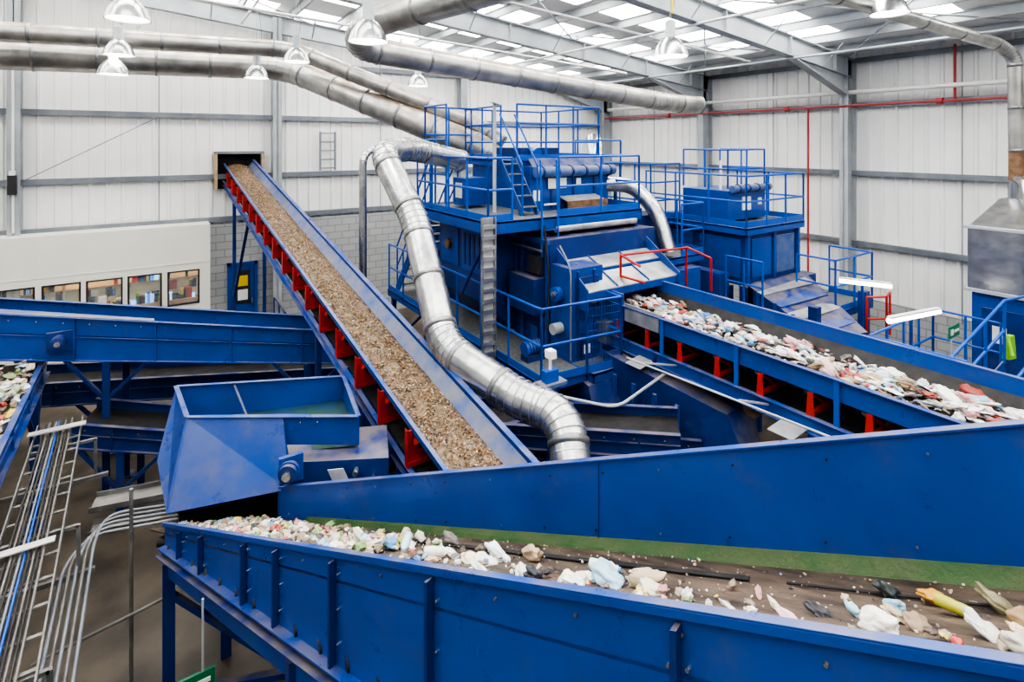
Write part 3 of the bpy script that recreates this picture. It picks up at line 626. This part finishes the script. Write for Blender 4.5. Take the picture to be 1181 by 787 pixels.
o.box(8.3,7.0,2.4,9.2,7.6,3.1,blue)
o.done(.004)
o=M('red_guard_rail')
for a,b_ in (((6.72,6.75,2.85),(6.72,6.75,3.66)),((8.45,6.75,2.85),(8.45,6.75,3.62)),((6.72,6.75,3.66),(8.45,6.75,3.60)),((6.72,6.75,3.3),(6.72,6.2,3.3)),((6.72,6.75,3.66),(6.72,6.3,3.55)),((8.45,6.75,3.62),(8.45,6.2,3.5)),((8.45,6.2,3.5),(8.45,6.2,2.9))): o.tube([a,b_],.022,red,8)
o.done()

# ---------------------------------------------------------------- outfeed conveyor
o=M('outfeed_conveyor'); x0,x1=6.35,7.55; ya,yb=-1.2,7.1
o.box(x0-.012,ya,2.72,x0,yb,2.97,blue); o.box(x0-.06,ya,2.96,x0+.01,yb,2.975,blue)
o.box(x1,ya,2.6,x1+.012,yb,3.12,blue); o.box(x1-.01,ya,3.12,x1+.06,yb,3.135,blue); o.box(x1-.03,ya,2.86,x1,yb,2.875,blueI)
o.box(x0,ya,2.74,x1,yb,2.76,rubber); o.slab((x0,ya,2.9),(x0,yb,2.9),(x0+.16,yb,2.77),(x0+.16,ya,2.77),(0,0,-.01),rubber); o.slab((x1,ya,2.95),(x1,yb,2.95),(x1-.14,yb,2.77),(x1-.14,ya,2.77),(0,0,-.01),rubber)
for s_ in (x0-.05,x1+.05):
    o.box(s_-.006,ya,2.26,s_+.006,yb,2.44,blue); o.box(s_-.05,ya,2.44,s_+.03,yb,2.45,blue); o.box(s_-.05,ya,2.26,s_+.03,yb,2.27,blue)
o.box(x0+.05,ya,2.32,x1,yb,2.34,rubber)
y=yb-.7; k=0
while y>ya:
    o.beam((x0-.02,y,2.47),(x1,y,2.47),.06,.04,red); o.slab((x0-.03,y-.05,2.45),(x0-.03,y+.05,2.45),(x0-.03,y+.03,2.72),(x0-.03,y-.03,2.72),(-.01,0,0),red)
    o.beam((x0,y,2.7),(x0+.3,y,2.50),.04,.03,red); o.tube([(x0+.02,y+.06,2.71),(x0+.35,y+.06,2.58)],.05,rubber,10); o.tube([(x0+.35,y+.06,2.58),(x1-.3,y+.06,2.58)],.05,rubber,10)
    if k%2==0: o.box(x0-.05,y+.3,2.26,x0-.02,y+.36,2.97,blueR)
    y-=.62; k+=1
o.box(x0-.04,5.55,2.74,x0-.014,6.25,3.02,plate); o.box(x0-.03,6.3,2.4,x0,7.0,3.15,blue); o.box(x0-.2,6.5,2.3,x0-.03,6.9,2.65,galvK)
for y in (5.9,3.6): o.slab((x0-.08,y,2.3),(x0-.33,y+.05,2.22),(x0-.33,y-.25,2.22),(x0-.08,y-.3,2.3),(0,0,.012),plate)
for y in (6.0,2.8,.2):
    for xx in (x0,x1): o.box(xx-.05,y-.05,0,xx+.05,y+.05,2.26,blue2)
o.tube([(5.5,5.4,2.6),(5.9,2.2,2.55)],.014,steel,8)
for y in (5.2,3.8,2.5): o.beam((5.5+(5.4-y)*.125,y,2.59),(x0-.05,y,2.38),.025,.025,steel)
o.beam((x0-.05,5.6,2.4),(5.95,5.7,1.0),.05,.05,blue2)
for y in (3.0,4.2): o.tube([(x0+.2,y,2.1),(x0+.5,y,2.1)],.12,brown,16)
o.done(.003)
o=M('waste_on_outfeed_conveyor'); o.usecol=True
WP=[(.78,.78,.78)]*8+[(.72,.65,.57)]*3+[(.6,.3,.3),(.7,.5,.5),(.3,.5,.65),(.12,.12,.12),(.07,.06,.06),(.5,.42,.3),(.6,.55,.5),(.45,.08,.06),(.1,.25,.5),(.35,.25,.15)]
for i in range(500):
    junk(o,(U(6.5,7.45),U(-1,6.9),2.775+U(0,.03)),U(.02,.05),2,random.choice([.15,.4]),random.choice(WP[7:]))
for i in range(800):
    x=min(7.42,max(6.55,random.gauss(7.05,.22))); junk(o,(x,U(-1,6.9),2.78+U(0,.11)),U(.018,.065),3,random.choice([.15,.3,.5,.9]),random.choice(WP),1.57,random.choice([1,1.5,2.0]))
for i in range(80):
    junk(o,(U(6.7,7.35),U(-1,6.9),2.86),U(.05,.10),4,random.choice([.2,.5,.8]),random.choice(WP),1.57,1.4)
o.done()

# ---------------------------------------------------------------- second screening unit
o=M('screening_machine')
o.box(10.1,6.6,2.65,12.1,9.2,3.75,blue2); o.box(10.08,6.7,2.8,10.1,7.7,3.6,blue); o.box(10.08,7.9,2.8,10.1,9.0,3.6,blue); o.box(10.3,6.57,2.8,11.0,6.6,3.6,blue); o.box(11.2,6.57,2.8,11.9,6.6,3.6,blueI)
for x in (10.15,11.1,12.05): o.box(x-.04,6.54,2.65,x+.04,6.6,3.75,blue)
o.box(10.4,7.2,3.9,11.8,8.4,4.55,blue); o.tube([(10.4,7.1,4.6),(11.8,7.1,4.6)],.08,blueI,14)
for x in (10.6,10.95,11.3,11.65): o.tube([(x-.02,7.1,4.6),(x+.02,7.1,4.6)],.1,blue2,14)
o.box(10.9,7.17,4.1,11.2,7.2,4.4,white); o.box(11.5,7.17,4.2,11.62,7.2,4.35,white)
deck(10.0,6.5,12.2,9.3,3.85); o.rail([(10.02,9.2,3.87),(10.02,6.52,3.87),(12.18,6.52,3.87),(12.18,9.0,3.87)],1.05,.8)
o.rail([(10.42,8.4,4.6),(10.42,7.22,4.6),(11.8,7.22,4.6),(11.8,8.4,4.6)],.85,.7,kick=False)
o.box(9.6,8.6,1.8,10.1,9.8,3.8,blue2); deck(9.3,8.4,10.4,9.9,3.85); o.rail([(9.32,9.88,3.87),(9.32,8.42,3.87),(10.3,8.42,3.87)],1.25,.5,mid=3)
o.box(9.9,6.3,2.0,12.3,6.6,2.7,blue2); o.hexa([(9.9,4.9,1.5),(11.0,4.7,1.5),(12,6.4,1.5),(9.9,6.4,1.5),(9.9,4.9,2.1),(11.0,4.7,2.1),(12,6.4,2.75),(9.9,6.4,2.75)],blue2)
for k in range(4): o.slab((9.9,5.0+k*.36,2.18+k*.145),(11.1+k*.22,4.95+k*.36,2.18+k*.145),(11.1+k*.22,5.2+k*.36,2.24+k*.145),(9.9,5.25+k*.36,2.24+k*.145),(0,0,.02),plate if k%2 else blue)
for k in range(4): o.box(9.86,5.1+k*.35,1.6,9.9,5.16+k*.35,2.3+k*.12,blue)
for x in (10.1,12.0):
    for y in (5.2,7,9): o.box(x-.08,y-.08,0,x+.08,y+.08,2.6,blue2)
deck(11.3,5.4,12.9,6.3,2.2); o.rail([(11.32,6.2,2.2),(11.32,5.42,2.2),(12.88,5.42,2.2),(12.88,6.3,2.2)],1.05,.8)
o.tube([(10.7,7.6,4.5),(10.7,7.6,5.2)],.03,white,8)
o.tube(bend([(9.3,10.2,2),(9.3,10.2,5.2),(9.6,10.6,5.7)],.3),.22,galv,18)
o.box(9.7,6.9,2.3,10.0,7.9,2.9,blue)
o.rail([(9.75,6.0,2.3),(9.75,6.8,2.3)],1.0,.5); o.box(9.7,6.0,2.22,10.2,6.8,2.3,grate); o.beam((9.8,6.1,0),(9.8,6.1,2.2),.08,.08,blue2)
o.done(.004)
o=M('red_guard_rail')
o.rail([(11.55,4.95,1.75),(11.9,4.75,1.75),(12.3,4.85,1.75)],.85,.4,red,.022,False); o.beam((11.9,4.75,0),(11.9,4.75,1.75),.06,.06,blue2); o.done()
for (a,b_) in (((11.22,5.3,2.9),(11.62,4.55,2.89)),((9.98,3.95,2.7),(11.2,3.68,2.72))):
    o=M('fluorescent_batten_light'); a=V(a);b_=V(b_); o.tube([a,b_],.045,tubeE,12); o.beam(a+zz*.05,b_+zz*.05,.08,.03,white)
    c=lerp(a,b_,.5); o.beam((c.x,c.y+.05,0),(c.x,c.y+.05,c.z+.05),.04,.04,blue2); o.done()
o=M('access_stairs_and_platform')
def deck2(x0,y0,x1,y1,z,h=.14): o.box(x0,y0,z-.03,x1,y1,z,grate); o.box(x0,y0,z-h,x0+.02,y1,z,blue); o.box(x0,y0,z-h,x1,y0+.02,z,blue); o.box(x0,y1-.02,z-h,x1,y1,z,blue)
deck2(9.9,2.4,12.5,4.2,1.35)
o.rail([(9.9,4.2,1.35),(12.5,4.2,1.35)],1.05,.7); o.rail([(9.9,4.2,1.35),(9.9,2.9,1.35)],1.05,.6); o.rail([(12.5,3.2,1.35),(12.5,4.2,1.35)],1.05,.6)
for yy in (2.5,3.3):
    o.tube([(9.2,yy+.2,1.6),(11.9,yy-.3,2.95),(12.5,yy-.4,2.95)],.024,blueR,8); o.tube([(9.2,yy+.2,1.1),(11.9,yy-.3,2.45)],.024,blueR,8)
    for k in range(6): t=k/5; p=lerp(V((9.2,yy+.2,.55)),V((11.9,yy-.3,1.9)),t); o.tube([p,p+zz*1.05],.022,blueR,8)
    o.beam((9.2,yy+.2,.5),(11.9,yy-.3,1.85),.02,.2,blue)
for k in range(9): t=k/9; p=lerp(V((9.25,2.7,.55)),V((11.85,2.2,1.85)),t); o.box(p.x,p.y,p.z,p.x+.28,p.y+.75,p.z+.03,grate)
for x in (10,12.4):
    for y in (2.5,4.1): o.beam((x,y,0),(x,y,1.3),.08,.08,blue2)
o.done()
o=M('emergency_exit_sign'); o.box(11.3,3.56,2.25,11.75,3.58,2.45,signg); o.box(11.35,3.55,2.3,11.45,3.56,2.4,white); o.box(11.5,3.55,2.33,11.7,3.56,2.37,white); o.beam((11.5,3.6,1.35),(11.5,3.6,2.25),.02,.02,steel); o.done()
o=M('hi_vis_jacket'); o.hexa([(11.95,2.95,1.95),(12.15,2.9,1.95),(12.15,3.0,1.95),(11.95,3.05,1.95),(12.0,2.95,2.35),(12.12,2.92,2.35),(12.12,3.0,2.35),(12.0,3.03,2.35)],hi); o.tube([(11.98,2.98,2.3),(11.92,2.9,2.05)],.03,hi,8); o.done(.02)
o=M('dust_collector')
o.box(12.6,2.2,2.92,14.9,3.7,4.04,galv)
o.hexa([(12.6,2.2,4.04),(14.9,2.2,4.04),(14.9,3.7,4.04),(12.6,3.7,4.04),(14.0,3.1,4.5),(14.4,3.1,4.5),(14.4,3.6,4.5),(14.0,3.6,4.5)],galv)
o.box(12.56,2.2,2.86,14.95,3.75,2.92,steel); o.box(12.56,2.2,4.02,14.95,3.75,4.07,steel)
o.box(12.65,2.2,.0,14.9,3.65,2.86,blue); o.box(12.62,2.9,1.2,12.65,3.5,2.6,blue2); o.box(12.61,3.15,2.0,12.63,3.35,2.3,white); o.box(12.6,2.3,2.3,12.62,2.5,2.5,yellow)
o.tube([(14.2,3.4,4.45),(14.2,3.4,4.85)],.13,galv,18); o.tube([(14.2,3.4,4.85),(14.2,3.4,5.5)],.12,brown,18)
o.tube(bend([(14.2,3.4,4.9),(13.9,3.2,4.85),(13.7,3.1,4.6)],.15),.09,galv,14)
o.done(.004)

# ---------------------------------------------------------------- ductwork
duct('ventilation_duct',[(-5.5,15.47,7.4),(2.95,15.44,7.62),(6.31,10.82,5.46),(6.6,10.75,5.2)],.33,galvd,.7)
duct('ventilation_duct',[(-5.5,14.75,7.76),(2.9,14.2,7.92),(6.55,11.3,6.0),(6.9,10.9,5.6)],.2,galvd,.5)
duct('ventilation_duct',[(5.6,3.2,8.15),(3.1,9.6,7.7),(3.3,10.45,7.45),(11.9,10.3,6.75),(13.2,10.1,6.7)],.25,galvd,.6)
duct('ventilation_duct',[(7.5,5.0,8.3),(14.0,3.6,7.55),(14.2,3.42,7.3),(14.2,3.4,5.45)],.12,galvd,.3)
duct('extraction_duct',[(5.1,9.59,5.25),(3.9,9.2,5.49),(3.12,8.6,5.45),(3.3,7.64,4.42),(3.08,6.2,3.0),(3.42,5.04,2.71),(3.66,4.5,2.68),(3.45,4.1,2.2)],.21,galv,.28,.75)
duct('extraction_duct',[(5.6,10.9,5.3),(4.4,10.7,5.55),(3.36,10.3,5.45),(3.36,10.3,.1)],.075,galv,.3,1.5,14)
o=M('wall_pipework')
o.tube([(16.1,0,7.0),(16.1,16.9,7.0)],.06,white,10); o.tube([(15.9,0,6.62),(15.9,16.9,6.62)],.03,redpipe,8)
for yy in (5.2,9,13.5): o.tube([(15.9,yy-.06,6.62),(15.9,yy+.06,6.62)],.08,redpipe,10)
o.tube([(16.2,5.0,6.6),(16.2,5.0,8)],.03,redpipe,8); o.tube([(15.95,8.4,6.6),(15.95,8.4,.5)],.03,redpipe,8)
o.tube([(-6,12.8,8.9),(13,12.8,7.9)],.035,white,8); o.tube([(-2,9.0,8.9),(14,9.0,7.9)],.03,white,8); o.tube([(9.5,2,8.1),(9.5,16.5,8.1)],.03,white,8)
o.tube([(13.2,2,7.7),(13.2,16.5,7.7)],.03,steel,8); o.tube([(2,4,8.9),(2,16.5,8.9)],.03,white,8)
o.tube([(-2.75,YB-.5,3.5),(-2.75,YB-.5,8)],.025,white,8); o.box(-2.83,YB-.62,4.4,-2.67,YB-.5,4.85,frameM); o.box(-2.8,YB-.64,4.85,-2.7,YB-.5,4.95,white)
o.done()

# ---------------------------------------------------------------- high bay lamps
for (x,y,z) in ((-.33,9.8,7.58),(-.62,13.9,7.58),(-.72,14.0,7.18),(2.1,14.6,7.35),(2.7,13.0,7.6),(2.64,7.84,7.25),(6.1,13.95,7.33),(7.17,6.05,7.19),(10.2,4.03,7.9),(-3,4,7.8),(4,1,7.8)):
    o=M('high_bay_lamp'); k=1.2
    o.lathe((x,y,z),[(.245*k,-.13*k),(.235*k,-.10*k),(.20*k,.0),(.13*k,.1*k),(.075*k,.14*k)],galv)
    o.lathe((x,y,z),[(.075*k,.14*k),(.085,.17),(.085,.42),(.05,.46),(0,.46)],steel)
    o.lathe((x,y,z),[(.235*k,-.128*k),(.18*k,.01),(.1*k,.1),(.0,.1)],white)
    o.lathe((x,y,z),[(.20*k,-.11*k),(.0,-.11*k)],lampE)
    o.tube([(x,y,z+.45),(x,y,rz(x)-.1)],.008,steel,6); o.tube([(x+.04,y,z+.42),(x+.12,y,z+.9),(x,y,rz(x)-.1)],.005,frameM,6)
    o.done()
o=M('hazard_label'); o.box(7.14,6.0,7.75,7.2,6.01,8.0,yellow); o.done()

# ---------------------------------------------------------------- world / camera
w=bpy.data.worlds.new('World'); bpy.context.scene.world=w; w.use_nodes=True
w.node_tree.nodes['Background'].inputs[0].default_value=(.8,.88,1,1); w.node_tree.nodes['Background'].inputs[1].default_value=.6
try:
    vs_=bpy.context.scene.view_settings; vs_.look='AgX - High Contrast'; vs_.exposure=.15
except Exception as e: print(e)
cam=bpy.data.cameras.new('camera'); co=bpy.data.objects.new('camera',cam); bpy.context.scene.collection.objects.link(co)
co.location=(0,0,5.6); co.rotation_euler=(math.radians(90),0,math.radians(-33.5)); cam.sensor_width=36; cam.lens=18.99; cam.shift_y=-.1935; cam.clip_start=.05
bpy.context.scene.camera=co
